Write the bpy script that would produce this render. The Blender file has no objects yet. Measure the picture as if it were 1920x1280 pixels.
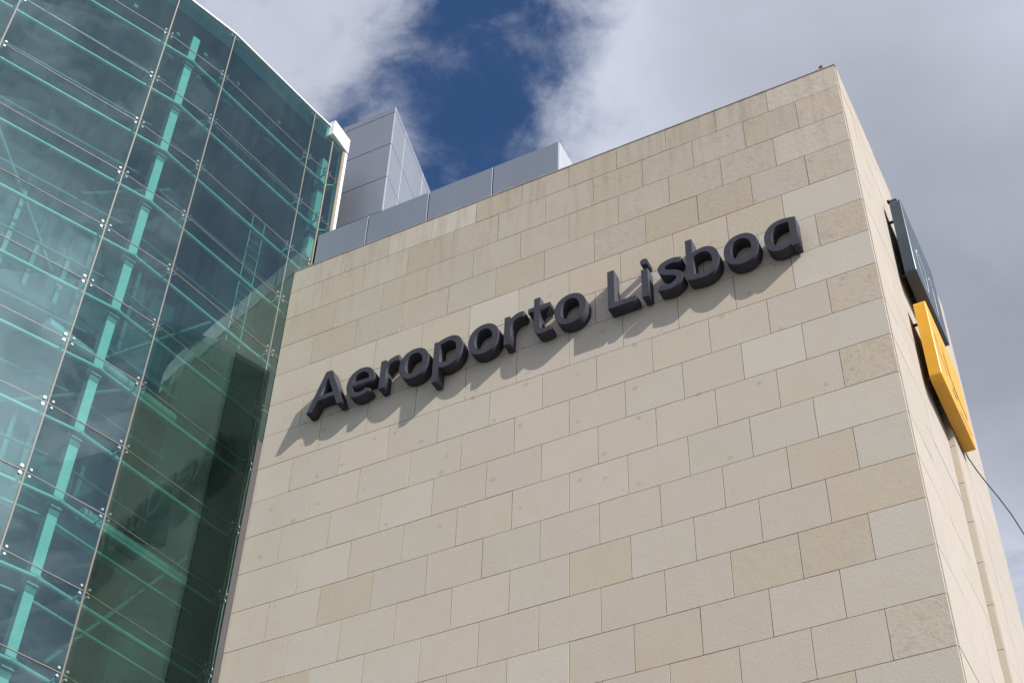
import bpy, bmesh, math, random
from mathutils import Vector, Matrix
random.seed(7)
S = 0.6                      # one stone course = 0.6 m ; plans below are in courses
ZK = 18.96                   # height (m) of the first joint line under the tower top
sc = bpy.context.scene
COL = sc.collection

# ------------------------------------------------------------------ camera
def W(x, y, z):              # courses -> metres
    return Vector((x*S, y*S, z*S + ZK))
yaw, pitch, roll = -0.499953543, 0.788169371, 0.0360525073
sa, ca, sb, cb = math.sin(yaw), math.cos(yaw), math.sin(pitch), math.cos(pitch)
fwd = Vector((sa*cb, ca*cb, sb)); rgt = Vector((ca, -sa, 0)); up = rgt.cross(fwd)
r2 = rgt*math.cos(roll) + up*math.sin(roll); u2 = -rgt*math.sin(roll) + up*math.cos(roll)
cam_d = bpy.data.cameras.new('camera'); cam = bpy.data.objects.new('camera', cam_d); COL.objects.link(cam)
cam.location = W(18.1694305, -21.1877223, -28.93319)
cam.rotation_euler = Matrix((r2, u2, -fwd)).transposed().to_euler()
cam_d.sensor_width = 36; cam_d.lens = 2876.169*36/1920
cam_d.clip_start = 0.1; cam_d.clip_end = 3000
sc.camera = cam

# ------------------------------------------------------------------ world + sun
SUN = Vector((1.045, -0.34, 0.78)).normalized()
el = math.asin(SUN.z); az = math.atan2(SUN.x, SUN.y)
world = bpy.data.worlds.new('World'); sc.world = world; world.use_nodes = True
nt = world.node_tree; nt.nodes.clear()
def N(tree, t, **kw):
    n = tree.nodes.new(t)
    for k, v in kw.items(): setattr(n, k, v)
    return n
def mth(tree, op, a, b=None, clamp=False):
    n = N(tree, 'ShaderNodeMath', operation=op); n.use_clamp = clamp
    for i, v in enumerate((a, b)):
        if v is None: continue
        if isinstance(v, (int, float)): n.inputs[i].default_value = v
        else: tree.links.new(v, n.inputs[i])
    return n.outputs[0]
def vmth(tree, op, a, b=None):
    n = N(tree, 'ShaderNodeVectorMath', operation=op)
    for i, v in enumerate((a, b)):
        if v is None: continue
        if isinstance(v, (tuple, list, Vector)): n.inputs[i].default_value = tuple(v)
        else: tree.links.new(v, n.inputs[i])
    return n
def noise(tree, vec, scale, detail=6, rough=.55, dist=0.0):
    n = N(tree, 'ShaderNodeTexNoise'); n.inputs['Scale'].default_value = scale
    n.inputs['Detail'].default_value = detail; n.inputs['Roughness'].default_value = rough
    n.inputs['Distortion'].default_value = dist
    if vec is not None: tree.links.new(vec, n.inputs['Vector'])
    return n.outputs['Fac']
def ramp(tree, fac, stops, interp='LINEAR'):
    n = N(tree, 'ShaderNodeValToRGB'); cr = n.color_ramp; cr.interpolation = interp
    while len(cr.elements) < len(stops): cr.elements.new(0.5)
    for e, (p, c) in zip(cr.elements, stops):
        e.position = p; e.color = (c, c, c, 1) if isinstance(c, (int, float)) else (*c, 1)
    tree.links.new(fac, n.inputs[0]); return n.outputs[0]
def mix(tree, fac, a, b, mode='MIX'):
    n = N(tree, 'ShaderNodeMix', data_type='RGBA', blend_type=mode)
    for i, v in ((0, fac), (6, a), (7, b)):
        if isinstance(v, (int, float)): n.inputs[i].default_value = v
        elif isinstance(v, tuple): n.inputs[i].default_value = (*v, 1)
        else: tree.links.new(v, n.inputs[i])
    return n.outputs[2]

SKY_STRENGTH = 0.09
sky = N(nt, 'ShaderNodeTexSky', sky_type='NISHITA'); sky.sun_disc = False
sky.sun_elevation = el; sky.sun_rotation = az; sky.altitude = 50; sky.air_density = 1.0; sky.dust_density = 0.6; sky.ozone_density = 2.5
tc = N(nt, 'ShaderNodeTexCoord'); D = tc.outputs['Generated']
sep = N(nt, 'ShaderNodeSeparateXYZ'); nt.links.new(D, sep.inputs[0])
zc = mth(nt, 'MAXIMUM', sep.outputs[2], 0.06)
inv = mth(nt, 'DIVIDE', 1.0, zc)
cx = mth(nt, 'MULTIPLY', sep.outputs[0], inv); cy = mth(nt, 'MULTIPLY', sep.outputs[1], inv)
cmb = N(nt, 'ShaderNodeCombineXYZ'); nt.links.new(cx, cmb.inputs[0]); nt.links.new(cy, cmb.inputs[1])
CP = cmb.outputs[0]                                    # cloud-deck coordinates
n_big = noise(nt, vmth(nt, 'ADD', CP, (3.3, 1.2, 0)).outputs[0], 1.6, 3, .5)
n_mid = noise(nt, CP, 5.5, 9, .6, .35)
n_fine = noise(nt, CP, 16.0, 9, .62, .5)
def blob(px, py, ang, la, lb):                          # a gap / bank in the deck, 1 at its middle
    dx = mth(nt, 'SUBTRACT', cx, px); dy = mth(nt, 'SUBTRACT', cy, py)
    c, s = math.cos(ang), math.sin(ang)
    a = mth(nt, 'ADD', mth(nt, 'MULTIPLY', dx, c/la), mth(nt, 'MULTIPLY', dy, s/la))
    b = mth(nt, 'ADD', mth(nt, 'MULTIPLY', dx, -s/lb), mth(nt, 'MULTIPLY', dy, c/lb))
    q = mth(nt, 'ADD', mth(nt, 'MULTIPLY', a, a), mth(nt, 'MULTIPLY', b, b))
    return mth(nt, 'POWER', 2.718, mth(nt, 'MULTIPLY', q, -1.0))
gap = blob(-0.342, 0.580, 2.12, .19, .092)
gap2 = blob(-0.485, 0.592, 2.5, .085, .026)
warp = mth(nt, 'MULTIPLY', mth(nt, 'SUBTRACT', n_mid, .5), 1.7)
cov = mth(nt, 'ADD', 0.66, mth(nt, 'MULTIPLY', mth(nt, 'SUBTRACT', n_big, .5), 1.3))
cov = mth(nt, 'ADD', cov, warp)
cov = mth(nt, 'ADD', cov, mth(nt, 'MULTIPLY', mth(nt, 'SUBTRACT', n_fine, .5), .95))
bank = blob(-0.10, 0.80, 1.2, .42, .19)
bank3 = blob(-.03, 1.08, .3, .30, .26)
cov = mth(nt, 'ADD', cov, mth(nt, 'MULTIPLY', bank3, 1.1))
bank5 = blob(-.452, .552, 2.4, .055, .04)
cov = mth(nt, 'ADD', cov, mth(nt, 'MULTIPLY', bank5, .42))
bank4 = blob(1.25, -.24, .2, .22, .26)  # out-of-view bank, added to brighten the reflection in the left panes
cov = mth(nt, 'ADD', cov, mth(nt, 'MULTIPLY', bank4, .40))
cov = mth(nt, 'SUBTRACT', cov, mth(nt, 'MULTIPLY', blob(.80, -.16, .3, .24, .22), .30))  # out-of-view gap, added to break up that reflection
bank2 = blob(-0.47, 0.50, 2.4, .07, .06)
cov = mth(nt, 'ADD', cov, mth(nt, 'MULTIPLY', bank, .62))
cov = mth(nt, 'ADD', cov, mth(nt, 'MULTIPLY', bank2, .06))
cov = mth(nt, 'SUBTRACT', cov, mth(nt, 'MULTIPLY', gap, 1.15))
cov = mth(nt, 'SUBTRACT', cov, mth(nt, 'MULTIPLY', gap2, .50))
cov = mth(nt, 'SUBTRACT', cov, mth(nt, 'MULTIPLY', blob(1.10, 0.46, .15, .75, .36), 1.15))  # out-of-view gap, added to darken the reflection in the other panes
mask = ramp(nt, cov, [(0.16, 0.0), (0.38, .34), (0.70, .97)], 'B_SPLINE')
# cloud brightness : thin edges bright, thick bases grey-lavender, brighter towards the sun
sd = vmth(nt, 'DOT_PRODUCT', D, tuple(SUN)).outputs['Value']
glow = mth(nt, 'POWER', mth(nt, 'MAXIMUM', sd, 0.0), 14.0)
cov_s = mth(nt, 'SUBTRACT', cov, mth(nt, 'ADD', mth(nt, 'MULTIPLY', warp, .45), mth(nt, 'MULTIPLY', mth(nt, 'SUBTRACT', n_fine, .5), .8)))
thick = ramp(nt, mth(nt, 'MULTIPLY', cov_s, .5), [(0.16, .95), (0.34, 1.12), (.52, .94), (.88, .60)], 'B_SPLINE')
n_soft = noise(nt, CP, 4.0, 4, .5, .3)
tex = mth(nt, 'ADD', mth(nt, 'ADD', .72, mth(nt, 'MULTIPLY', n_soft, .36)), mth(nt, 'MULTIPLY', n_mid, .20))
lum = mth(nt, 'MULTIPLY', mth(nt, 'MULTIPLY', thick, tex), mth(nt, 'ADD', 1.0, mth(nt, 'MULTIPLY', glow, 4.0)))
CLOUD = 5.9
ccol = mix(nt, 1.0, (.88*CLOUD, .93*CLOUD, 1.10*CLOUD), lum, 'MULTIPLY')
skyc = mix(nt, 1.0, sky.outputs[0], (.50, .68, .90), 'MULTIPLY')
skyc = mix(nt, 1.0, skyc, mix(nt, 1.0, (9., 9.2, 9.4), mth(nt, 'POWER', mth(nt, 'MAXIMUM', sd, 0.0), 40.0), 'MULTIPLY'), 'ADD')
allc = mix(nt, mask, skyc, ccol)
bg = N(nt, 'ShaderNodeBackground'); bg.inputs['Strength'].default_value = SKY_STRENGTH
nt.links.new(allc, bg.inputs[0])
wo = N(nt, 'ShaderNodeOutputWorld'); nt.links.new(bg.outputs[0], wo.inputs[0])

sun_d = bpy.data.lights.new('sun', 'SUN'); sun_d.energy = 5.0; sun_d.angle = math.radians(0.53); sun_d.color = (1.0, .94, .84)
sun = bpy.data.objects.new('sun', sun_d); COL.objects.link(sun)
sun.rotation_euler = SUN.to_track_quat('Z', 'Y').to_euler(); sun.location = (60, -20, 60)

sc.view_settings.view_transform = 'Standard'; sc.view_settings.look = 'None'
sc.view_settings.exposure = 0.36; sc.view_settings.gamma = 1.0
sc.view_settings.use_curve_mapping = False
sc.render.engine = 'CYCLES'
sc.cycles.max_bounces = 10; sc.cycles.transparent_max_bounces = 24

# ------------------------------------------------------------------ materials
def new_mat(name):
    m = bpy.data.materials.new(name); m.use_nodes = True
    t = m.node_tree; t.nodes.clear()
    out = N(t, 'ShaderNodeOutputMaterial'); b = N(t, 'ShaderNodeBsdfPrincipled')
    t.links.new(b.outputs[0], out.inputs[0]); return m, t, b, out
def setc(t, sock, v):
    if isinstance(v, tuple): sock.default_value = (*v, 1)
    elif isinstance(v, (int, float)): sock.default_value = v
    else: t.links.new(v, sock)
def bump(t, b, h, strength, dist):
    n = N(t, 'ShaderNodeBump'); n.inputs['Strength'].default_value = strength; n.inputs['Distance'].default_value = dist
    t.links.new(h, n.inputs['Height']); t.links.new(n.outputs[0], b.inputs['Normal'])

def stone_mat():
    m, t, b, _ = new_mat('limestone')
    oi = N(t, 'ShaderNodeObjectInfo'); geo = N(t, 'ShaderNodeNewGeometry')
    P = geo.outputs['Position']
    # each slab reads another part of the stone
    off = N(t, 'ShaderNodeCombineXYZ')
    for i, k in enumerate((37., 91., 53.)):
        t.links.new(mth(t, 'MULTIPLY', oi.outputs['Random'], k), off.inputs[i])
    Q = vmth(t, 'ADD', P, off.outputs[0]).outputs[0]
    cloud = noise(t, Q, 3.2, 5, .6, .6)
    col = mix(t, mth(t, 'MULTIPLY', mth(t, 'SUBTRACT', cloud, .35), 1.0, True), oi.outputs['Color'], (.93, .90, .86), 'MULTIPLY')
    warm = mix(t, 1.0, oi.outputs['Color'], (1.0, .94, .84), 'MULTIPLY')
    col = mix(t, ramp(t, noise(t, Q, 1.7, 4, .6, .4), [(.5, 0.), (.72, .55)]), col, warm)
    fine = noise(t, Q, 70, 4, .65)
    col = mix(t, .30, col, ramp(t, fine, [(.25, .62), (.75, 1.0)]), 'MULTIPLY')
    # weathering: brown blotches, strongest in slabs with low alpha
    blo = noise(t, Q, 6.5, 9, .78, .9)
    dirt = ramp(t, blo, [(.52, 0.0), (.68, 1.0)])
    amt = mth(t, 'MULTIPLY', dirt, mth(t, 'SUBTRACT', 1.0, oi.outputs['Alpha']))
    col = mix(t, mth(t, 'MULTIPLY', amt, .50), col, (.27, .215, .15))
    pit = N(t, 'ShaderNodeTexVoronoi', feature='F1'); pit.inputs['Scale'].default_value = 26; t.links.new(Q, pit.inputs['Vector'])
    pits = ramp(t, pit.outputs['Distance'], [(.05, 1.0), (.16, 0.0)])
    pits = mth(t, 'MULTIPLY', pits, mth(t, 'MULTIPLY', amt, 1.0))
    col = mix(t, mth(t, 'MULTIPLY', pits, .5), col, (.20, .15, .10))
    # run-off streaks just under the coping
    sepz = N(t, 'ShaderNodeSeparateXYZ'); t.links.new(P, sepz.inputs[0])
    vs = N(t, 'ShaderNodeMapping'); vs.inputs['Scale'].default_value = (9, 9, .7); t.links.new(P, vs.inputs['Vector'])
    st = ramp(t, noise(t, vs.outputs[0], 1.0, 5, .6), [(.48, 0.), (.66, 1.)])
    hz = N(t, 'ShaderNodeMapRange'); hz.inputs['From Min'].default_value = ZK - 1.6; hz.inputs['From Max'].default_value = ZK + .5
    t.links.new(sepz.outputs[2], hz.inputs['Value'])
    col = mix(t, mth(t, 'MULTIPLY', mth(t, 'MULTIPLY', st, hz.outputs[0]), .38), col, (.27, .205, .13))
    # resin spots that speckle the courses around and under the lettering
    spm = N(t, 'ShaderNodeCombineXYZ'); t.links.new(mth(t, 'MULTIPLY', sepz.outputs[0], 2.6), spm.inputs[0]); t.links.new(mth(t, 'MULTIPLY', sepz.outputs[2], 2.6), spm.inputs[1])
    vo = N(t, 'ShaderNodeTexVoronoi', feature='F1', voronoi_dimensions='2D'); vo.inputs['Scale'].default_value = 1.0; t.links.new(spm.outputs[0], vo.inputs['Vector'])
    wob = mth(t, 'MULTIPLY', mth(t, 'SUBTRACT', noise(t, P, 26, 5, .75), .5), .26)
    dsp = mth(t, 'ADD', vo.outputs['Distance'], wob)
    pick = N(t, 'ShaderNodeSeparateColor'); t.links.new(vo.outputs['Color'], pick.inputs[0])
    r_ = mth(t, 'ADD', .05, mth(t, 'MULTIPLY', pick.outputs[1], .085))
    spot = mth(t, 'MULTIPLY', mth(t, 'SUBTRACT', 1.0, mth(t, 'DIVIDE', dsp, r_), True), 1.6, True)
    spot = mth(t, 'MULTIPLY', spot, mth(t, 'GREATER_THAN', pick.outputs[0], .70))
    zb = ramp(t, mth(t, 'DIVIDE', mth(t, 'SUBTRACT', ZK, sepz.outputs[2]), 12.0),
              [(.14, 0.), (.20, 1.), (.45, 1.), (.56, .0)])
    col = mix(t, mth(t, 'MULTIPLY', mth(t, 'MULTIPLY', spot, zb), .30), col, (.17, .14, .13))
    t.links.new(col, b.inputs['Base Color'])
    setc(t, b.inputs['Roughness'], .82); b.inputs['Specular IOR Level'].default_value = .25
    grain = noise(t, Q, 120, 3, .6); chis = noise(t, Q, 34, 4, .6)
    h = mth(t, 'ADD', mth(t, 'MULTIPLY', grain, .35), mth(t, 'ADD', mth(t, 'MULTIPLY', chis, .55), mth(t, 'MULTIPLY', mth(t, 'MULTIPLY', noise(t, Q, 17, 6, .72, .4), -2.0), mth(t, 'SUBTRACT', 1.0, oi.outputs['Alpha']))))
    bump(t, b, h, .5, .007)
    return m
STONE = stone_mat()

def plain(name, col, rough=.5, metal=0., spec=.5, var=.10, scale=4., bstr=0., bscale=200, streak=False):
    m, t, b, _ = new_mat(name)
    geo = N(t, 'ShaderNodeNewGeometry'); P = geo.outputs['Position']
    if streak:
        mp = N(t, 'ShaderNodeMapping'); mp.inputs['Scale'].default_value = (1, 1, .12); t.links.new(P, mp.inputs['Vector']); P2 = mp.outputs[0]
    else: P2 = P
    n = noise(t, P2, scale, 6, .62)
    c = mix(t, ramp(t, n, [(.3, 0.), (.7, 1.)]), tuple(v*(1-var) for v in col), tuple(min(1, v*(1+var)) for v in col))
    t.links.new(c, b.inputs['Base Color'])
    rr = mth(t, 'ADD', rough - .06, mth(t, 'MULTIPLY', n, .12)); t.links.new(rr, b.inputs['Roughness'])
    b.inputs['Metallic'].default_value = metal; b.inputs['Specular IOR Level'].default_value = spec
    if bstr: bump(t, b, noise(t, P, bscale, 3, .6), bstr, .002)
    return m
BACK = plain('mortar_backing', (.07, .055, .042), .9, var=.25)
LETTER = plain('letter_paint', (.058, .059, .074), .72, spec=.05, var=.10, scale=9, bstr=.15, bscale=60)
TRIMW = plain('letter_trim', (.05, .05, .056), .3, spec=.6, var=.1)
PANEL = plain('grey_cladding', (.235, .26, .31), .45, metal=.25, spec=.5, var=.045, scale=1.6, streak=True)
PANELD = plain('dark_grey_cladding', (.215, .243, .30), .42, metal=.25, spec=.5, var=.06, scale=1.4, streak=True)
PANEL_SUNLIT = plain('sunlit_cladding', (.42, .445, .49), .45, metal=.15, spec=.5, var=.04, scale=1.6)  # parapet end: sunlight put into a paler cladding colour
SEAM = plain('seam_shadow_gap', (.05, .05, .055), .7)
WHITEM = plain('white_metal', (.72, .73, .75), .38, metal=.1, var=.04)
COPE = plain('weathered_coping', (.33, .305, .27), .7, var=.25, scale=6)
NAVY = plain('navy_paint', (.035, .055, .075), .34, spec=.5, var=.12, scale=2.5, bstr=.05)
YELLOW = plain('yellow_paint', (.66, .335, .018), .40, spec=.5, var=.07, scale=2.5, bstr=.05)
WHITEP = plain('white_print', (.8, .8, .82), .4, var=.02)
BLACKP = plain('black_print', (.02, .02, .022), .45, var=.1)
DARKM = plain('dark_metal', (.04, .04, .042), .45, metal=.4, var=.15)
RUSTY = plain('rusty_metal', (.15, .11, .085), .7, metal=.2, var=.35, scale=60)
CHROME = plain('brushed_steel', (.78, .80, .80), .16, metal=1.0, var=.05, scale=30)
RAILP = plain('rail_paint', (.23, .27, .255), .42, spec=.5, var=.06, scale=3)
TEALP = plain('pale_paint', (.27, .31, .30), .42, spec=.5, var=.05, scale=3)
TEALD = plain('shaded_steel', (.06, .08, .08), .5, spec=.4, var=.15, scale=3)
JOINT = plain('silicone_joint', (.13, .122, .11), .55, var=.22, scale=14)
JOINTH = plain('thin_brown_joint', (.15, .13, .11), .55, var=.25, scale=14)
FRAMEB = plain('brown_frame', (.30, .24, .18), .45, metal=.2, var=.12)
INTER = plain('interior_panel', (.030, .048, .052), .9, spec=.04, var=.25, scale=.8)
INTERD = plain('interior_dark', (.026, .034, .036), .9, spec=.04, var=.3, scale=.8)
DUCT = plain('duct_metal', (.34, .36, .36), .35, metal=.6, var=.12)
GROUND = plain('paving', (.13, .125, .12), .85, var=.15, scale=.6, bstr=.2, bscale=8)
STRIP = plain('grey_edge_trim', (.085, .085, .09), .45, metal=.3, var=.10, scale=2, streak=True)
RUBBER = plain('black_rubber', (.012, .012, .013), .5)

def glass_mat(name, tint, dirt, ior=1.88, dark=False):
    m, t, b, out = new_mat(name); t.nodes.remove(b)
    oi = N(t, 'ShaderNodeObjectInfo'); geo = N(t, 'ShaderNodeNewGeometry'); P = geo.outputs['Position']
    tr = N(t, 'ShaderNodeBsdfTransparent'); tr.inputs[0].default_value = (*tint, 1)
    gl = N(t, 'ShaderNodeBsdfGlossy'); gl.inputs[0].default_value = (.70, 1.0, .98, 1); gl.inputs['Roughness'].default_value = .012
    # sheets of toughened glass are never quite flat
    wav = noise(t, P, .8, 2, .5)
    bn = N(t, 'ShaderNodeBump'); bn.inputs['Strength'].default_value = .2; bn.inputs['Distance'].default_value = .03
    t.links.new(wav, bn.inputs['Height']); t.links.new(bn.outputs[0], gl.inputs['Normal'])
    fr = N(t, 'ShaderNodeFresnel'); fr.inputs['IOR'].default_value = ior
    # a sheet reflects alike from either side: no total reflection on the way out
    fc = mth(t, 'MULTIPLY', fr.outputs[0], mth(t, 'SUBTRACT', 1.0, geo.outputs['Backfacing']))
    ms = N(t, 'ShaderNodeMixShader'); t.links.new(fc, ms.inputs[0])
    t.links.new(tr.outputs[0], ms.inputs[1]); t.links.new(gl.outputs[0], ms.inputs[2])
    # dust film with rain streaks
    df = N(t, 'ShaderNodeBsdfDiffuse'); df.inputs[0].default_value = (.50, .58, .57, 1)
    mp = N(t, 'ShaderNodeMapping'); mp.inputs['Scale'].default_value = (9, 9, .55); t.links.new(P, mp.inputs['Vector'])
    s1 = ramp(t, noise(t, mp.outputs[0], 1.0, 7, .7), [(.32, .62), (.75, 1.0)])
    s2 = ramp(t, noise(t, P, .9, 5, .6), [(.30, .55), (.72, 1.0)])
    d = mth(t, 'MULTIPLY', mth(t, 'MULTIPLY', s1, s2), dirt)
    ms2 = N(t, 'ShaderNodeMixShader'); t.links.new(d, ms2.inputs[0])
    t.links.new(ms.outputs[0], ms2.inputs[1]); t.links.new(df.outputs[0], ms2.inputs[2])
    t.links.new(ms2.outputs[0], out.inputs[0]); return m
GLASS = glass_mat('green_glass', (.64, .885, .86), .042)
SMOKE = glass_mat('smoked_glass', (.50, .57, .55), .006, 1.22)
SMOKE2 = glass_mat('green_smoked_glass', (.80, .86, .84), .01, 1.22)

# ------------------------------------------------------------------ mesh helpers
def mesh(name, verts, faces, mat=None):
    me = bpy.data.meshes.new(name); me.from_pydata([tuple(v) for v in verts], [], faces); me.update()
    if mat: me.materials.append(mat)
    return me
def obj(name, me, parent=None, loc=None):
    o = bpy.data.objects.new(name, me); COL.objects.link(o)
    if parent: o.parent = parent; o.matrix_parent_inverse = Matrix.Identity(4)
    if loc is not None: o.location = loc
    return o
def empty(name, label, cat, group=None):
    o = bpy.data.objects.new(name, None); COL.objects.link(o); o.empty_display_size = .3
    o['label'] = label; o['category'] = cat
    if group: o['group'] = group
    return o
def tag(o, label, cat, group=None):
    o['label'] = label; o['category'] = cat
    if group: o['group'] = group
    return o
BOXF = [(0,3,2,1),(4,5,6,7),(0,1,5,4),(1,2,6,5),(2,3,7,6),(3,0,4,7)]
def boxv(x0, x1, y0, y1, z0, z1):
    return [(x0,y0,z0),(x1,y0,z0),(x1,y1,z0),(x0,y1,z0),(x0,y0,z1),(x1,y0,z1),(x1,y1,z1),(x0,y1,z1)]
class MB:                                   # collects shapes (metres) into one mesh
    def __init__(s): s.v = []; s.f = []
    def add(s, v, f):
        k = len(s.v); s.v += [tuple(p) for p in v]; s.f += [tuple(i+k for i in q) for q in f]; return s
    def box(s, a, b):                        # courses
        a = W(*a); b = W(*b)
        return s.add(boxv(min(a.x,b.x),max(a.x,b.x),min(a.y,b.y),max(a.y,b.y),min(a.z,b.z),max(a.z,b.z)), BOXF)
    def tube(s, p, q, r, n=10, cap=True):    # courses
        p = W(*p); q = W(*q); r *= S; d = (q-p).normalized()
        a = d.orthogonal().normalized(); b = d.cross(a); V = []
        for c in (p, q):
            for i in range(n):
                t = 2*math.pi*i/n; V.append(c + a*(r*math.cos(t)) + b*(r*math.sin(t)))
        F = [(i, (i+1)%n, n+(i+1)%n, n+i) for i in range(n)]
        if cap: F += [tuple(range(n-1,-1,-1)), tuple(range(n, 2*n))]
        return s.add(V, F)
    def slab(s, p, q, z0, z1, t0, t1):       # vertical slab along plan line p-q, from offset t0 to t1 along its left normal
        d = Vector((q[0]-p[0], q[1]-p[1])).normalized(); n = Vector((-d.y, d.x))
        V = []
        for z in (z0, z1):
            for pt, t in ((p,t0),(q,t0),(q,t1),(p,t1)):
                V.append(W(pt[0]+n.x*t, pt[1]+n.y*t, z))
        return s.add(V, BOXF)
    def build(s, name, mat, parent=None, bevel=0., smooth=False):
        me = mesh(name, s.v, s.f, mat)
        bm = bmesh.new(); bm.from_mesh(me); bmesh.ops.recalc_face_normals(bm, faces=bm.faces)
        if bevel: bmesh.ops.bevel(bm, geom=list(bm.edges), offset=bevel, segments=1, affect='EDGES')
        bm.to_mesh(me); bm.free()
        if smooth:
            for p in me.polygons: p.use_smooth = True
            try: me.set_sharp_from_angle(angle=math.radians(35))
            except Exception: pass
        return obj(name, me, parent)

# ------------------------------------------------------------------ ground
g = obj('ground', mesh('ground', [(-1500,-1500,0),(1500,-1500,0),(1500,1500,0),(-1500,1500,0)], [(0,1,2,3)], GROUND)); g['kind'] = 'structure'

# ------------------------------------------------------------------ stone tower
WID = 14.776; TOP = 0.8; ROWS = 19
tower = empty('stone_tower', 'tall cream limestone tower faced with rows of slabs carrying the dark lettering', 'building')
ZB = -ZK/S
MB().box((.37, .075, ZB), (WID-.06, 4.14, TOP-.03)).build('core_wall', BACK, tower)
GAP = .0115; TH = .052
slab_cache = {}
def slab_mesh(w, h, axis):
    GAP = .0115 if axis == 'x' else .008
    key = (round(w, 3), round(h, 3), axis)
    if key in slab_cache: return slab_cache[key]
    w2, h2 = (w-GAP)*S/2, (h-GAP)*S/2; t = TH*S
    v = boxv(-w2, w2, 0, t, -h2, h2) if axis == 'x' else boxv(-t, 0, -w2, w2, -h2, h2)
    me = mesh('stone_slab', v, BOXF, STONE)
    bm = bmesh.new(); bm.from_mesh(me)
    bmesh.ops.recalc_face_normals(bm, faces=bm.faces)
    bmesh.ops.bevel(bm, geom=list(bm.edges), offset=.0009, segments=1, affect='EDGES')
    bm.to_mesh(me); bm.free(); slab_cache[key] = me; return me
CREAM, GREY, TAN, PINK, PALE = (.532,.477,.400), (.524,.478,.412), (.520,.455,.366), (.530,.474,.406), (.545,.502,.437)
FLANK, FLANK2 = (.41,.38,.335), (.415,.376,.345)  # flank tints darkened to hold down the strong sun on that side
def tint(o, c, clean):
    k = random.uniform(.97, 1.03); w = random.uniform(-.006, .006)
    o.color = (c[0]*k, c[1]*k, (c[2]+w)*k, clean)
def row_z(r): return (TOP, 0.0) if r == 0 else (1.0-r, -float(r))
def joints(r, a0, a1, off):
    js = [a0]; x = off
    while x < a1 - .7:
        if x > a0 + .7: js.append(x)
        x += 1.2735
    return js + [a1]
for r in range(ROWS):
    z1, z0 = row_z(r)
    js = joints(r, 0.008, WID, 1.637 if r % 2 == 0 else 1.006)
    for i in range(len(js)-1):
        a, b = js[i], js[i+1]
        o = obj('stone_slab', slab_mesh(b-a, z1-z0, 'x'), tower, W((a+b)/2, 0, (z0+z1)/2))
        o.location.y += random.gauss(0, .0007)
        o.rotation_euler = (random.gauss(0, .0012), 0, random.gauss(0, .0012))
        last = i == len(js)-2; right = a > 8.5
        if r <= 3: c = random.choice((TAN, TAN, CREAM, CREAM, CREAM)); c = tuple(v*.90 for v in c); cl = random.uniform(.05, .5) if right else random.uniform(.4, .9)
        elif r <= 6: c = random.choice((CREAM, CREAM, TAN, PINK, GREY)); cl = random.uniform(.15, .7) if a > 8.5 and r < 6 else random.uniform(.8, 1)
        elif r <= 10: c = random.choice((PINK, PINK, GREY, CREAM, PALE)); cl = random.uniform(.9, 1)
        else: c = random.choice((CREAM, PINK, PINK, GREY, PALE, TAN)); cl = random.uniform(.75, 1)
        if r == 0 and 4.0 < a < 4.5: c, cl = PALE, .9
        if r == 0 and 2.7 < a < 3.1: c, cl = GREY, .7
        if r == 4 and 5.3 < a < 5.6: c, cl = PALE, 1
        if r == 7 and a < .5: c, cl = PALE, 1
        if last and r % 2 == 0 and r >= 4: c, cl = (PALE if r < 14 else GREY), 1
        if last and r % 2 == 1: c, cl = ((TAN, .1) if r in (1, 3, 5, 7, 9) else (CREAM, .05) if r == 15 else (PALE, 1))
        if last and r in (0, 2): c, cl = CREAM, .15
        if r == 12 and last: c, cl = TAN, .6
        if r == 13 and 11.0 < a < 13: c, cl = TAN, .6
        tint(o, c, cl)
# right flank
FX = WID + .018
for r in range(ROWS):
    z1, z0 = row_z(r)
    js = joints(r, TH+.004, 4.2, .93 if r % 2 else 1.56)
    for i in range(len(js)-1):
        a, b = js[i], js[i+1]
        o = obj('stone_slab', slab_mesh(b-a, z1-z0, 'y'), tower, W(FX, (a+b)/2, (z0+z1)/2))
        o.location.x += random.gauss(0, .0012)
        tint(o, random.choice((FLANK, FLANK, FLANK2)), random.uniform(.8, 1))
# the courses below the picture, still real slabs, joined
lo = MB(); z = -float(ROWS-1)
while z > ZB + .5:
    r = int(round(-z)) + 1; z1 = z - .008; z0 = max(z - 1, ZB) + .008
    js = joints(r, .008, WID, 1.637 if r % 2 == 0 else 1.006)
    for i in range(len(js)-1): lo.box((js[i]+.008, 0, z0), (js[i+1]-.008, TH, z1))
    lo.box((FX-TH, TH+.004, z0), (FX, 4.2, z1)); z -= 1
o = lo.build('lower_slabs', STONE, tower); o.color = (*CREAM, .9); o['kind'] = 'stuff'
MB().box((.0, -.012, TOP+.002), (WID+.02, .42, TOP+.030)).box((WID-.4, .423, TOP+.002), (WID+.02, 4.2, TOP+.028)).build('coping', COPE, tower)
# grey trim that closes the left edge of the tower, cut off obliquely at its top
v = [W(-.10,-.2,ZB), W(.015,-.2,ZB), W(.015,-.2,-5.2), W(-.10,-.2,-5.75), W(-.10,-.003,ZB), W(.015,-.003,ZB), W(.015,-.003,-5.2), W(-.10,-.003,-5.75)]
MB().add(v, [(0,1,2,3),(7,6,5,4),(0,4,5,1),(1,5,6,2),(2,6,7,3),(3,7,4,0)]).build('edge_trim', STRIP, tower)

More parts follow.
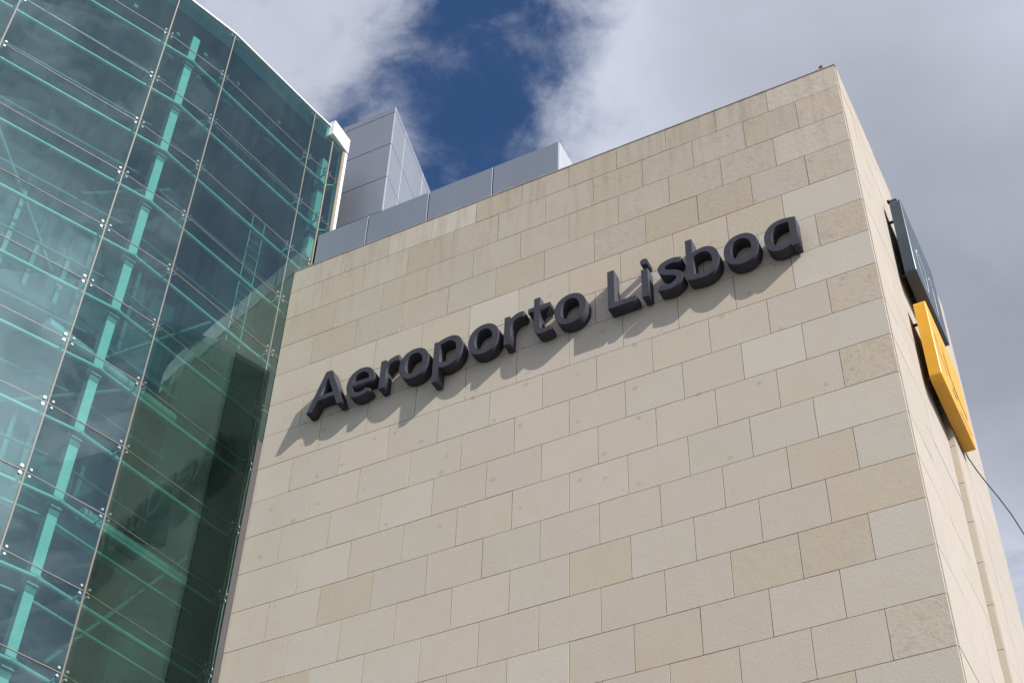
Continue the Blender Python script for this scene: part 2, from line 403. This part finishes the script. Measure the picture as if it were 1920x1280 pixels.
# second volume behind, a little proud of the first
pier = empty('stone_pier', 'narrow lower stone block behind the tower flank, its sunlit side backing both signs', 'building')
PX = 14.93; PY0, PY1 = 4.205, 7.9; PT = .18
MB().box((10., PY0+.075, ZB), (PX-.06, PY1, PT-.02)).build('core_wall', BACK, pier)
for r in range(ROWS):
    z1, z0 = (PT, -.55) if r == 0 else (-.55-(r-1), -.55-r)
    o = obj('stone_slab', slab_mesh(1.2, z1-z0, 'x'), pier, W(PX-.6-.002, PY0, (z0+z1)/2)); tint(o, CREAM, .9)
    js = joints(r, PY0+TH+.004, PY1, PY0 + (1.1 if r % 2 else 1.75))
    for i in range(len(js)-1):
        a, b = js[i], js[i+1]
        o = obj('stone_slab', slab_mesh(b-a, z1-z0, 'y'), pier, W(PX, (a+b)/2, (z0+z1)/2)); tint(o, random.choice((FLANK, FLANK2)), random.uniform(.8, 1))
lo = MB().box((10., PY0, ZB), (PX, PY0+.07, -.55-ROWS+1-.02)).box((PX-TH, PY0+.074, ZB), (PX, PY1, -.55-ROWS+1-.02))
o = lo.build('lower_facing', STONE, pier); o.color = (*CREAM, .9)

# ------------------------------------------------------------------ lettering
def ell(cx, cz, rx, rz, a0, a1, n=24, p=2.15):
    out = []
    for i in range(n+1):
        a = math.radians(a0 + (a1-a0)*i/n); c, s = math.cos(a), math.sin(a)
        out.append((cx + rx*math.copysign(abs(c)**(2/p), c), cz + rz*math.copysign(abs(s)**(2/p), s)))
    return out
def bez(p0, p1, p2, p3, n=10):
    out = []
    for i in range(1, n+1):
        t = i/n; u = 1-t
        out.append(tuple(u**3*p0[k]+3*u*u*t*p1[k]+3*u*t*t*p2[k]+t**3*p3[k] for k in (0,1)))
    return out
def path(start, *segs):
    pts = [start]
    for s in segs:
        if len(s) == 1: pts.append(s[0])
        else: pts += bez(pts[-1], *s)
    return pts
def stroke(ctrl, w, n=8):
    P = []
    C_ = [ctrl[0]] + ctrl + [ctrl[-1]]
    for i in range(1, len(C_)-2):
        p0, p1, p2, p3 = C_[i-1:i+3]
        for k in range(n):
            t = k/n
            P.append(tuple(.5*((2*p1[j])+(-p0[j]+p2[j])*t+(2*p0[j]-5*p1[j]+4*p2[j]-p3[j])*t*t+(-p0[j]+3*p1[j]-3*p2[j]+p3[j])*t**3) for j in (0,1)))
    P.append(ctrl[-1]); L, R = [], []
    for i, p in enumerate(P):
        a = P[max(i-1,0)]; b = P[min(i+1,len(P)-1)]
        d = Vector((b[0]-a[0], b[1]-a[1])).normalized()
        L.append((p[0]-d.y*w/2, p[1]+d.x*w/2)); R.append((p[0]+d.y*w/2, p[1]-d.x*w/2))
    return L + R[::-1]
G = {}
G['A'] = [[(0,0),(.40,1.18),(.57,1.18),(.99,0),(.83,0),(.715,.31),(.275,.31),(.155,0)], [(.325,.45),(.665,.45),(.487,.955)]]
# e : outer from crossbar end round to the lower terminal, then back inside
oe = ell(.38,.44,.375,.45,-9,318,44); ie = ell(.385,.44,.225,.315,312,194,22)
G['e'] = [[(.755,.375)] + oe[2:] + ie + [(.172,.375)], [(.168,.50)] + ell(.385,.44,.225,.315,168,12,22) + [(.605,.50)]]
G['r'] = [path((0,0), ((.155,0),), ((.155,.46),), ((.165,.66),(.27,.75),(.455,.735)), ((.49,.885),), ((.38,.92),(.25,.88),(.165,.785)), ((.135,.87),), ((0,.87),))]
G['o'] = [ell(.385,.445,.385,.46,0,352.5,47), ell(.385,.445,.225,.315,0,352.5,47)]
G['p'] = [path((0,-.39), ((.155,-.39),), ((.155,.035),), ((.22,-.02),(.35,-.03),(.45,.01)), ((.64,.06),(.745,.25),(.745,.47)), ((.745,.75),(.60,.925),(.40,.92)), ((.28,.915),(.17,.885),(.10,.845)), ((.085,.86),), ((0,.86),)),
          path((.158,.20), ((.158,.725),), ((.25,.775),(.37,.80),(.44,.76)), ((.55,.71),(.585,.60),(.585,.47)), ((.585,.30),(.51,.16),(.37,.145)), ((.29,.14),(.21,.16),(.158,.20)))]
G['t'] = [path((.145,1.15), ((.145,.885),), ((0,.885),), ((0,.755),), ((.145,.755),), ((.145,.26),), ((.145,.06),(.23,-.02),(.37,-.02)), ((.44,-.02),(.52,0),(.575,.03)), ((.555,.165),), ((.50,.14),(.45,.125),(.40,.125)), ((.32,.125),(.295,.17),(.295,.27)), ((.295,.755),), ((.55,.755),), ((.55,.885),), ((.295,.885),), ((.295,1.15),))]
G['L'] = [[(0,0),(.665,0),(.665,.155),(.16,.155),(.16,1.18),(0,1.18)]]
G['i'] = [[(0,0),(.155,0),(.155,.86),(0,.86)], ell(.075,1.105,.092,.092,0,345,23,2.0)]
G['s'] = [stroke([(.545,.775),(.40,.83),(.24,.815),(.12,.745),(.105,.62),(.20,.525),(.36,.455),(.485,.36),(.50,.21),(.38,.085),(.22,.055),(.03,.105)], .152)]
G['b'] = [path((0,.045), ((.10,.005),(.22,-.02),(.34,-.02)), ((.59,-.02),(.735,.19),(.735,.45)), ((.735,.73),(.60,.91),(.40,.91)), ((.30,.91),(.21,.88),(.155,.835)), ((.155,1.29),), ((0,1.29),)),
          path((.158,.17), ((.158,.69),), ((.22,.75),(.30,.775),(.36,.77)), ((.50,.76),(.575,.63),(.575,.45)), ((.575,.26),(.50,.125),(.34,.125)), ((.27,.125),(.21,.14),(.158,.17)))]
G['a'] = [path((.72,0), ((.72,.85),), ((.62,.885),(.50,.91),(.42,.91)), ((.16,.91),(0,.71),(0,.43)), ((0,.15),(.12,-.02),(.32,-.02)), ((.41,-.02),(.49,.01),(.545,.06)), ((.56,.06),), ((.565,0),)),
          path((.562,.20), ((.50,.15),(.42,.122),(.36,.125)), ((.22,.13),(.16,.26),(.16,.43)), ((.16,.63),(.26,.775),(.42,.775)), ((.47,.775),(.52,.765),(.562,.75)))]
sign = empty('building_sign', 'dark slate raised lettering reading Aeroporto Lisboa on the stone wall', 'sign')
def letter(ch, x):
    cu = bpy.data.curves.new('letter', 'CURVE'); cu.dimensions = '2D'; cu.fill_mode = 'BOTH'
    cu.extrude = .141*S; cu.bevel_depth = .002; cu.bevel_resolution = 1; cu.offset = -.002
    for c in G[ch]:
        sp = cu.splines.new('POLY'); sp.points.add(len(c)-1); sp.use_cyclic_u = True
        for q, (a, b) in zip(sp.points, c): q.co = (a*S, b*S, 0, 1)
    tmp = bpy.data.objects.new('tmp', cu); COL.objects.link(tmp)
    dg = bpy.context.evaluated_depsgraph_get(); dg.update()
    me = bpy.data.meshes.new_from_object(tmp.evaluated_get(dg)); me.name = 'letter'
    bpy.data.objects.remove(tmp); bpy.data.curves.remove(cu)
    me.materials.clear(); me.materials.append(LETTER)
    o = obj('letter', me, sign, W(x+.036, -.315+.1445, -5.052)); o.rotation_euler = (math.radians(90), 0, 0)
    o['label'] = 'letter ' + ch
    # stand-off pins holding it to the stone
    xs = [p[0] for c in G[ch] for p in c]; xm = G[ch][0][0][0]
    return o
for ch, x in (('A',1.37),('e',2.41),('r',3.31),('o',3.82),('p',4.72),('o',5.61),('r',6.52),('t',7.11),('o',7.76),
              ('L',9.05),('i',9.85),('s',10.21),('b',10.895),('o',11.735),('a',12.635)):
    letter(ch, x)

# ------------------------------------------------------------------ sign boxes on the flank
def sign_box(name, label, mat, y0, y1, z0, z1, x0, x1, rad=.14):
    root = empty(name, label, 'sign')
    def prof(d):
        pts = []
        for (cy_, cz_, a) in ((y1-rad, z1-rad, 0), (y0+rad, z1-rad, 90), (y0+rad, z0+rad, 180), (y1-rad, z0+rad, 270)):
            for k in range(7):
                t = math.radians(a + 15*k); pts.append((cy_+(rad-d)*math.cos(t), cz_+(rad-d)*math.sin(t)))
        return pts
    a, b, c = prof(0), prof(0), prof(.012); n = len(a)
    V = [W(x0, *p) for p in a] + [W(x1-.012, *p) for p in b] + [W(x1, *p) for p in c]
    F = []
    for L in (0, 1):
        for i in range(n): F.append((L*n+i, L*n+(i+1)%n, (L+1)*n+(i+1)%n, (L+1)*n+i))
    F += [tuple(range(n-1,-1,-1)), tuple(range(2*n, 3*n))]
    MB().add(V, F).build('casing', mat, root, smooth=True)
    for yy in (y0+.35, y0+1.1, y1-.3):
        for zz in (z0+.35, z1-.35):
            xw = FX if yy < 4.2 else PX
            MB().tube((xw-.01, yy, zz), (x0+.01, yy, zz), .035, 8).build('bracket', DARKM, root)
    return root
def ribbon(root, name, mat, pts, w, x, closed=False):       # flat lettering / line art on the sign face (y,z in courses)
    st = stroke(pts, w, 6); n = len(st)//2
    V = [W(x, p[0], p[1]) for p in st[:n]] + [W(x, p[0], p[1]) for p in st[n:][::-1]]
    F = [(i, i+1, n+i+1, n+i) for i in range(n-1)]
    return MB().add(V, F).build(name, mat, root)
navy = sign_box('sign_box', 'navy blue box sign with white outline symbol, high on the tower flank', NAVY, 2.46, 5.06, -4.03, -1.50, 14.945, 15.2)
XS = 15.2 + .004
ribbon(navy, 'symbol', WHITEP, [(3.28,-2.55),(3.10,-2.70),(3.02,-2.95),(3.10,-3.25),(3.28,-3.52),(3.56,-3.62)], .036, XS)
ribbon(navy, 'symbol', WHITEP, [(3.30,-2.60),(3.55,-2.66),(3.75,-2.88),(3.72,-3.2),(3.60,-3.60)], .036, XS)
ribbon(navy, 'symbol', WHITEP, [(4.37,-2.72),(4.38,-3.06),(4.32,-3.69)], .05, XS)
ribbon(navy, 'symbol', WHITEP, [(4.12,-2.62),(4.28,-2.52),(4.42,-2.60)], .036, XS)
MB().box((14.97, 2.56, -1.495), (15.13, 2.72, -1.38)).box((14.90, 2.50, -1.47), (14.97, 2.60, -1.42)).build('floodlight', DARKM, navy, bevel=.004)
yel = sign_box('sign_box', 'yellow box sign with thin black line symbol, below the navy sign', YELLOW, 2.54, 5.15, -7.10, -4.80, 14.945, 15.2)
ribbon(yel, 'symbol', BLACKP, [(2.82,-5.62),(2.97,-5.95),(3.34,-6.37)], .05, XS)
ribbon(yel, 'symbol', BLACKP, [(3.46,-5.40),(3.56,-5.59),(3.88,-6.28),(4.84,-6.40)], .05, XS)
ribbon(yel, 'symbol', BLACKP, [(3.38,-5.71),(3.57,-6.09),(4.06,-6.25),(4.62,-6.44),(4.84,-6.44)], .04, XS)
ribbon(yel, 'symbol', BLACKP, [(3.64,-6.52),(3.80,-6.58),(3.95,-6.59)], .10, XS)
ribbon(yel, 'symbol', BLACKP, [(3.91,-6.93),(4.44,-6.83),(4.95,-6.79)], .036, XS)

# hanging cable from behind the yellow sign
def poly_tube(mb, pts, r, n=8):
    for a, b in zip(pts[:-1], pts[1:]): mb.tube(a, b, r, n)
def unit(p, q, t): return tuple(p[i]+(q[i]-p[i])*t for i in range(3))
cp = [(14.932,5.2,-6.3),(14.935,5.2,-6.65),(14.945,5.2,-6.9),(14.985,5.2,-7.14),(15.10,5.2,-7.54),(15.23,5.2,-7.93),(15.39,5.2,-8.37),(15.55,5.2,-8.86),(15.70,5.2,-9.45)]
last = cp[-1]; prev = cp[-2]; d_ = [last[i]-prev[i] for i in range(3)]
for i in range(1, 9): cp.append((last[0]+d_[0]*i, last[1], last[2]+d_[2]*i-.03*i*i))
cpts = cp
cm = MB(); poly_tube(cm, cpts, .013); tag(cm.build('cable', RUBBER, None, smooth=True), 'loose black cable hanging out from under the yellow sign', 'cable')

# small fixture on the roof edge near the corner
rf = empty('roof_fixture', 'tiny rusty metal fixture perched on the roof edge near the right corner', 'fixture')
MB().tube((14.46,.03,TOP+.03),(14.46,.03,TOP+.12),.014,8).build('stem', RUSTY, rf)
MB().tube((14.43,.03,TOP+.125),(14.50,.03,TOP+.16),.035,10).build('head', RUSTY, rf)
MB().tube((14.34,.03,TOP+.03),(14.36,.03,TOP+.09),.014,8).build('stem', DARKM, rf)

# ------------------------------------------------------------------ low grey parapet screen on the roof
para = empty('parapet_screen', 'low grey metal parapet of wide flush panels along the roof edge', 'parapet')
PXS = [.17, 1.79, 3.66, 5.58, 7.49]; PTOP = 2.71; PY = .5
MB().box((PXS[0]+.03, PY+.06, TOP+.04), (PXS[-1]-.03, 3.6, PTOP-.03)).build('backing', SEAM, para)
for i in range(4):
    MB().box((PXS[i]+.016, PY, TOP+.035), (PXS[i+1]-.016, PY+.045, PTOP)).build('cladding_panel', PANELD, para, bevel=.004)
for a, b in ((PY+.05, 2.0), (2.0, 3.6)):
    MB().box((PXS[-1]-.05, a+.006, TOP+.035), (PXS[-1]-.004, b-.006, PTOP)).build('cladding_panel', PANEL_SUNLIT, para, bevel=.004)
# ------------------------------------------------------------------ tall grey penthouse
pent = empty('roof_penthouse', 'tall grey metal clad rooftop box with narrow edge, behind the parapet screen', 'rooftop building')
K0 = (1.09, 2.0); d3 = Vector((-.1996, .978)).normalized(); PZ = [9.93, 9.64, 8.06, 6.48, 4.9, 3.3, .9]
Lp = (-3.4, 2.0)
side_end = (K0[0]+d3.x*5.2, K0[1]+d3.y*5.2)
bk = MB(); V = []
for z in (TOP+.04, 9.9):
    for p in ((Lp[0], 2.06), (K0[0]-.06, 2.06), (side_end[0]-.06, side_end[1]), (Lp[0], side_end[1])): V.append(W(p[0], p[1], z))
bk.add(V, BOXF).build('backing', SEAM, pent)
fx = [K0[0], -.66, -2.3, Lp[0]]
for zi in range(len(PZ)-1):
    for i in range(3):
        MB().box((fx[i+1]+.014, 2.0, PZ[zi+1]+.012), (fx[i]-.002 if i == 0 else fx[i]-.014, 2.045, PZ[zi]-.012)).build('cladding_panel', PANEL, pent, bevel=.003)
SL = [.05, 1.02, 2.74, 4.4, 5.2]; SZ = [9.96, 9.70, 8.09, 6.55, 4.95, 3.3, .9]
for zi in range(len(SZ)-1):
    for i in range(4):
        p = (K0[0]+d3.x*(SL[i]+.010), K0[1]+d3.y*(SL[i]+.010)); q = (K0[0]+d3.x*(SL[i+1]-.010), K0[1]+d3.y*(SL[i+1]-.010))
        MB().slab(p, q, SZ[zi+1]+.010, SZ[zi]-.010, 0, .045).build('cladding_panel', PANEL, pent, bevel=.003)

# ------------------------------------------------------------------ glass facade
PLAN = [(-6.9,-13.2), (-3.85,-10.35), (-2.72,-8.74), (-1.2,-5.36), (-.63,-3.58), (-.06,-.30), (.105,.5), (.16,.99)]
RZ = [7.45, 5.5, 3.52, 1.57, -.39, -2.35, -4.21, -6.04, -7.88, -9.70, -11.57, -13.42, -15.28, -17.13, -19.0, -24.0, ZB]
fac = empty('glass_facade', 'faceted curved facade of green glass panes on steel spider fittings', 'glass facade')
pane_g = .012; GT = .02
for i in range(len(PLAN)-1):
    p, q = Vector(PLAN[i]), Vector(PLAN[i+1]); d = (q-p).normalized()
    a = p + d*pane_g; b = q - d*pane_g
    for k in range(len(RZ)-1):
        if i >= 5 and RZ[k] < .5 and i > 5: continue
        pm = MB().slab(a, b, RZ[k+1]+pane_g, RZ[k]-pane_g, 0, GT); nn = Vector((-d.y, d.x))
        for c_ in range(4):                              # no pane hangs perfectly in plane
            e_ = random.uniform(-.007, .007)
            for v_ in ((0, 3), (1, 2), (4, 7), (5, 6))[c_]:
                x_, y_, z_ = pm.v[v_]; pm.v[v_] = (x_ + nn.x*e_, y_ + nn.y*e_, z_)
        pm.build('glass_pane', GLASS, fac)
def nin(p, q):
    d = Vector((q[0]-p[0], q[1]-p[1])).normalized(); return Vector((-d.y, d.x))
def vn(i):
    a = nin(PLAN[max(i-1,0)], PLAN[max(i-1,0)+1]); j = min(i, len(PLAN)-2); b = nin(PLAN[j], PLAN[j+1]); return (a+b).normalized()
# vertical and horizontal joints
for i in range(1, len(PLAN)):
    p = Vector(PLAN[i]); n = vn(i); t = Vector((n.y, -n.x)); zb = ZB if i < 6 else (TOP+.05)
    w = .017 if i < 7 else .03
    MB().slab(p - t*w - n*.008, p + t*w - n*.008, zb, RZ[0]-.01, 0, .03).build('vertical_joint', JOINT if i < 6 else FRAMEB, fac)
for k in range(1, len(RZ)-1):
    m = MB()
    for i in range(len(PLAN)-1):
        if i > 5 and RZ[k] < .5: continue
        m.slab(PLAN[i], PLAN[i+1], RZ[k]-.009, RZ[k]+.009, -.004, .02)
    m.build('horizontal_joint', JOINTH, fac)
# top coping rail
m = MB()
for i in range(len(PLAN)-2): m.slab(PLAN[i], PLAN[i+1], RZ[0]-.005, RZ[0]+.042, -.04, .16)
p, q = Vector(PLAN[6]), Vector(PLAN[7]); m.slab(PLAN[6], p+(q-p)*.2, RZ[0]-.005, RZ[0]+.042, -.04, .16)
m.build('top_rail', WHITEM, fac)
# end box and white end post
MB().box((-.35, .30, 7.03), (.235, 1.14, 7.66)).build('end_box', WHITEM, fac, bevel=.006)
MB().box((-.02, 1.05, TOP+.05), (.20, 1.16, 7.025)).build('end_post', WHITEM, fac, bevel=.004)
MB().box((.0, .985, TOP+.05), (.185, 1.045, 7.025)).build('end_frame', FRAMEB, fac, bevel=.003)
# columns behind the narrow facets
def mid(i, o):
    p, q = Vector(PLAN[i]), Vector(PLAN[i+1]); return (p+q)/2 + nin(p, q)*o, nin(p, q)
cols = {}
for i in (1, 3, 6):
    c, n = mid(i, .42); t = Vector((n.y, -n.x))
    if i == 6: c = c + n*.1
    a = c - t*.115; b = c + t*.115
    MB().slab(a, b, ZB if i != 6 else ZB, 6.6, -.115, .115).build('steel_column', TEALP, fac, bevel=.004)
    cols[i] = c - n*.17
# rails behind each joint, kinked at the columns
nodes = [Vector(PLAN[0]) + vn(0)*.25, cols[1], cols[3], cols[6]]
rows = list(range(1, 14))
for k in rows:
    z = RZ[k] - .05
    for a, b in zip(nodes[:-1], nodes[1:]):
        MB().tube((a.x, a.y, z), (b.x, b.y, z), .054, 12).build('support_rail', RAILP, fac, smooth=True)
    for a, b in zip(nodes[:-1], nodes[1:]):          # second, inner rail of each row
        n = nin(a, b); o_ = .5 if k >= 9 else .95
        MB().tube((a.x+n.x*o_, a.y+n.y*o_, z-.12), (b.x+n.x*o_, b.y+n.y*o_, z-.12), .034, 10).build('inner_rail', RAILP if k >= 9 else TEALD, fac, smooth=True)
# column head brackets + dark bands painting in the shadow below each rail
for k in rows:
    z = RZ[k] - .05
    for i in (1, 3, 6):
        c = cols[i]; n = mid(i, 0)[1]; t = Vector((n.y, -n.x)); p = c - t*.13; q = c + t*.13
        m = MB(); m.slab(p, q, z-.17, z-.15, 0, .08); m.slab(p, q, z+.07, z+.085, 0, .08)
        m.build('bracket_plate', RAILP, fac)
        a_ = Vector(mid(i, .42)[0]) + (n*.1 if i == 6 else n*0)
        MB().slab(a_ - t*.122, a_ + t*.122, z-.34, z-.06, -.122, .122).build('column_shadow', TEALD, fac, bevel=.003)
# spider fittings
def closest_on_rail(pt):
    best = None
    for a, b in zip(nodes[:-1], nodes[1:]):
        d = b-a; u = max(0, min(1, (Vector(pt)-a).dot(d)/d.dot(d))); c = a+d*u
        if best is None or (c-Vector(pt)).length < best[0]: best = ((c-Vector(pt)).length, c)
    return best[1]
for i in range(1, len(PLAN)):
    P0 = Vector(PLAN[i]); n = vn(i)
    dl = (Vector(PLAN[i-1]) - P0).normalized(); dr = (Vector(PLAN[i+1]) - P0).normalized() if i < len(PLAN)-1 else None
    for k in range(0, 14):
        z = RZ[k]
        if i >= 6 and z < .8: continue
        if k == 0 and i == 7: continue
        m = MB(); hub = P0 + n*.16
        for dd, zz in ((dl, .085), (dl, -.085), (dr, .085), (dr, -.085)):
            if dd is None or (k == 0 and zz > 0): continue
            if k == 0: zz = -.12
            c = P0 + dd*.10
            nf = nin(PLAN[i-1], PLAN[i]) if dd is dl else nin(PLAN[i], PLAN[i+1])
            o1 = c - nf*.022; o2 = c + nf*.028
            m.tube((o1.x, o1.y, z+zz), (o2.x, o2.y, z+zz), .030, 10)
            e = c + nf*.06
            m.tube((o2.x, o2.y, z+zz), (e.x, e.y, z+zz), .016, 6)
            m.tube((e.x, e.y, z+zz), (hub.x, hub.y, z), .015, 6)
        r_ = closest_on_rail(P0)
        m.tube((hub.x-n.x*.02, hub.y-n.y*.02, z), (r_.x, r_.y, z-.05), .024, 8)
        m.build('spider_fitting', CHROME, fac)
        if k:                                    # clamp rings where the fitting grips the rail
            m = MB()
            for s_ in (-.09, .09, .22):
                a = r_; td = (nodes[2]-nodes[1]).normalized() if i <= 3 else (nodes[3]-nodes[2]).normalized()
                p = a + td*(s_-.02); q = a + td*(s_+.02)
                m.tube((p.x, p.y, z-.05), (q.x, q.y, z-.05), .062, 10)
            m.build('rail_clamp', RAILP, fac)

# dark smoked screen just outside the glass next to the tower edge
scr = empty('smoked_screen', 'dark smoked glass screen between the glass facade and stone tower edge', 'screen')
def screen(p, q, zp, zq, mat):
    n = nin(p, q); V = []
    for t_ in (0, .025):
        V += [W(p[0]+n.x*t_, p[1]+n.y*t_, ZB), W(q[0]+n.x*t_, q[1]+n.y*t_, ZB), W(q[0]+n.x*t_, q[1]+n.y*t_, zq), W(p[0]+n.x*t_, p[1]+n.y*t_, zp)]
    MB().add(V, BOXF).build('screen_pane', mat, scr)
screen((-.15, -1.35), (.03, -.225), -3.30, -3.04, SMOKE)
screen((-.535, -3.50), (-.385, -2.68), -4.05, -3.66, SMOKE2)  # added pane, mutes the lettering's reflection in the facade
screen((-.38, -2.66), (-.155, -1.37), -3.65, -3.31, SMOKE2)  # greener part of the screen, also mutes that reflection

# ------------------------------------------------------------------ hall behind the glass
hall = empty('terminal_hall', 'dark interior hall with roof, floors and walls seen behind the green glass', 'hall')
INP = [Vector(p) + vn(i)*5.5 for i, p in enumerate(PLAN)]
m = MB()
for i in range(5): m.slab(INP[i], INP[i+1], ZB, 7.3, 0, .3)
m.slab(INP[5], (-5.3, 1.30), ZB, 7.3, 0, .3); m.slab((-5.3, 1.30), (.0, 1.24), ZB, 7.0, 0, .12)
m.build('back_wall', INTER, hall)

def floor_part(name, z0, z1, o0, o1, mat):
    m = MB(); A = [Vector(p)+vn(i)*o0 for i, p in enumerate(PLAN[:7])]; B = [Vector(p)+vn(i)*o1 for i, p in enumerate(PLAN[:7])]
    V = []; F = []
    for a, b in zip(A, B):
        V += [W(a.x,a.y,z0), W(b.x,b.y,z0), W(b.x,b.y,z1), W(a.x,a.y,z1)]
    n = len(A)
    for i in range(n-1):
        for j in range(4): F.append((4*i+j, 4*i+(j+1)%4, 4*i+4+(j+1)%4, 4*i+4+j))
    F += [(0,1,2,3), (4*n-1,4*n-2,4*n-3,4*n-4)]
    return m.add(V, F).build(name, mat, hall)
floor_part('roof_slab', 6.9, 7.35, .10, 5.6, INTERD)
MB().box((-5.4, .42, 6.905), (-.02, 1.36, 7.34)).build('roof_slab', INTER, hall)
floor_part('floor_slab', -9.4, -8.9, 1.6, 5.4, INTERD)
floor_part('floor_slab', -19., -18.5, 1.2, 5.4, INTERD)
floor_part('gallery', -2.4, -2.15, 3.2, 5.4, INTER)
# roof trusses and wall studs
for i, j in ((1,2),(2,3),(3,4),(4,5)):
    for u in (.25, .75):
        a = Vector(PLAN[i]).lerp(Vector(PLAN[j]), u); n = nin(PLAN[i], PLAN[j])
        p = a + n*.5; q = a + n*5.3; m = MB()
        m.tube((p.x,p.y,6.5),(q.x,q.y,6.5),.07,8); m.tube((p.x,p.y,5.4),(q.x,q.y,5.4),.07,8)
        for s in range(6):
            c0 = p.lerp(q, s/6); c1 = p.lerp(q, (s+1)/6)
            m.tube((c0.x,c0.y,6.5 if s%2 else 5.4),(c1.x,c1.y,5.4 if s%2 else 6.5),.04,6)
        m.build('roof_truss', TEALD, hall)
        b0 = a + n*5.45
        MB().slab((b0.x-.06*n.y, b0.y+.06*n.x),(b0.x+.06*n.y, b0.y-.06*n.x), ZB, 6.9, -.15, 0).build('wall_stud', TEALD, hall)
# dark inner core volume, added for the dark zone close to the tower
V = []
for z in (ZB, -2.3):
    for p in ((-1.6,-1.55), (-.55,.42), (-2.4,2.6), (-3.6,.2)): V.append(W(p[0], p[1], z))
MB().add(V, BOXF).build('inner_core', INTERD, hall)
# diagonal stays
for (a, b) in (((-1.9,-4.2,-5.5), (-1.2,-1.2,-1.6)), ((-2.2,-6.2,-8.2),(-1.4,-3.2,-5.6)), ((-1.7,-3.1,-12.6),(-1.0,-.6,-8.6)), ((-2.4,-5.4,-.6),(-3.0,-2.2,3.4)), ((-3.6,-7.5,.5),(-2.6,-5.0,-3.4))):
    MB().tube(a, b, .05, 8).build('diagonal_stay', TEALD, hall, smooth=True)
# spiral ducts
def duct(a, b, r, label):
    root = empty('air_duct', label, 'duct')
    MB().tube(a, b, r, 20).build('duct_pipe', DUCT, root, smooth=True)
    a_, b_ = Vector(a), Vector(b); L = (b_-a_).length; n = int(L/.16); m = MB()
    for i in range(1, n):
        c = a_.lerp(b_, i/n); d = (b_-a_).normalized()*.018; m.tube(tuple(c-d), tuple(c+d), r*1.06, 20)
    m.build('spiral_seam', DUCT, root)
duct((-1.75,-5.6,-5.55), (-1.15,-1.9,-5.55), .16, 'ribbed round duct behind the glass just right of the bright column')
duct((-1.55,-3.4,-9.2), (-1.05,-.5,-9.2), .15, 'ribbed round duct deep in shade beside the stone tower edge')
# ladder against the end bay
lad = empty('ladder', 'pale access ladder inside the last wide glass bay near the tower', 'ladder')
la, lb = Vector((-.95,-.95)), Vector((-.85,-.55))
for p in (la, lb): MB().tube((p.x,p.y,-2.2),(p.x,p.y,2.6),.013,6).build('rail', RAILP, lad)
for i in range(16):
    z = -2.1 + i*.29; MB().tube((la.x,la.y,z),(lb.x,lb.y,z),.008,6).build('rung', RAILP, lad)
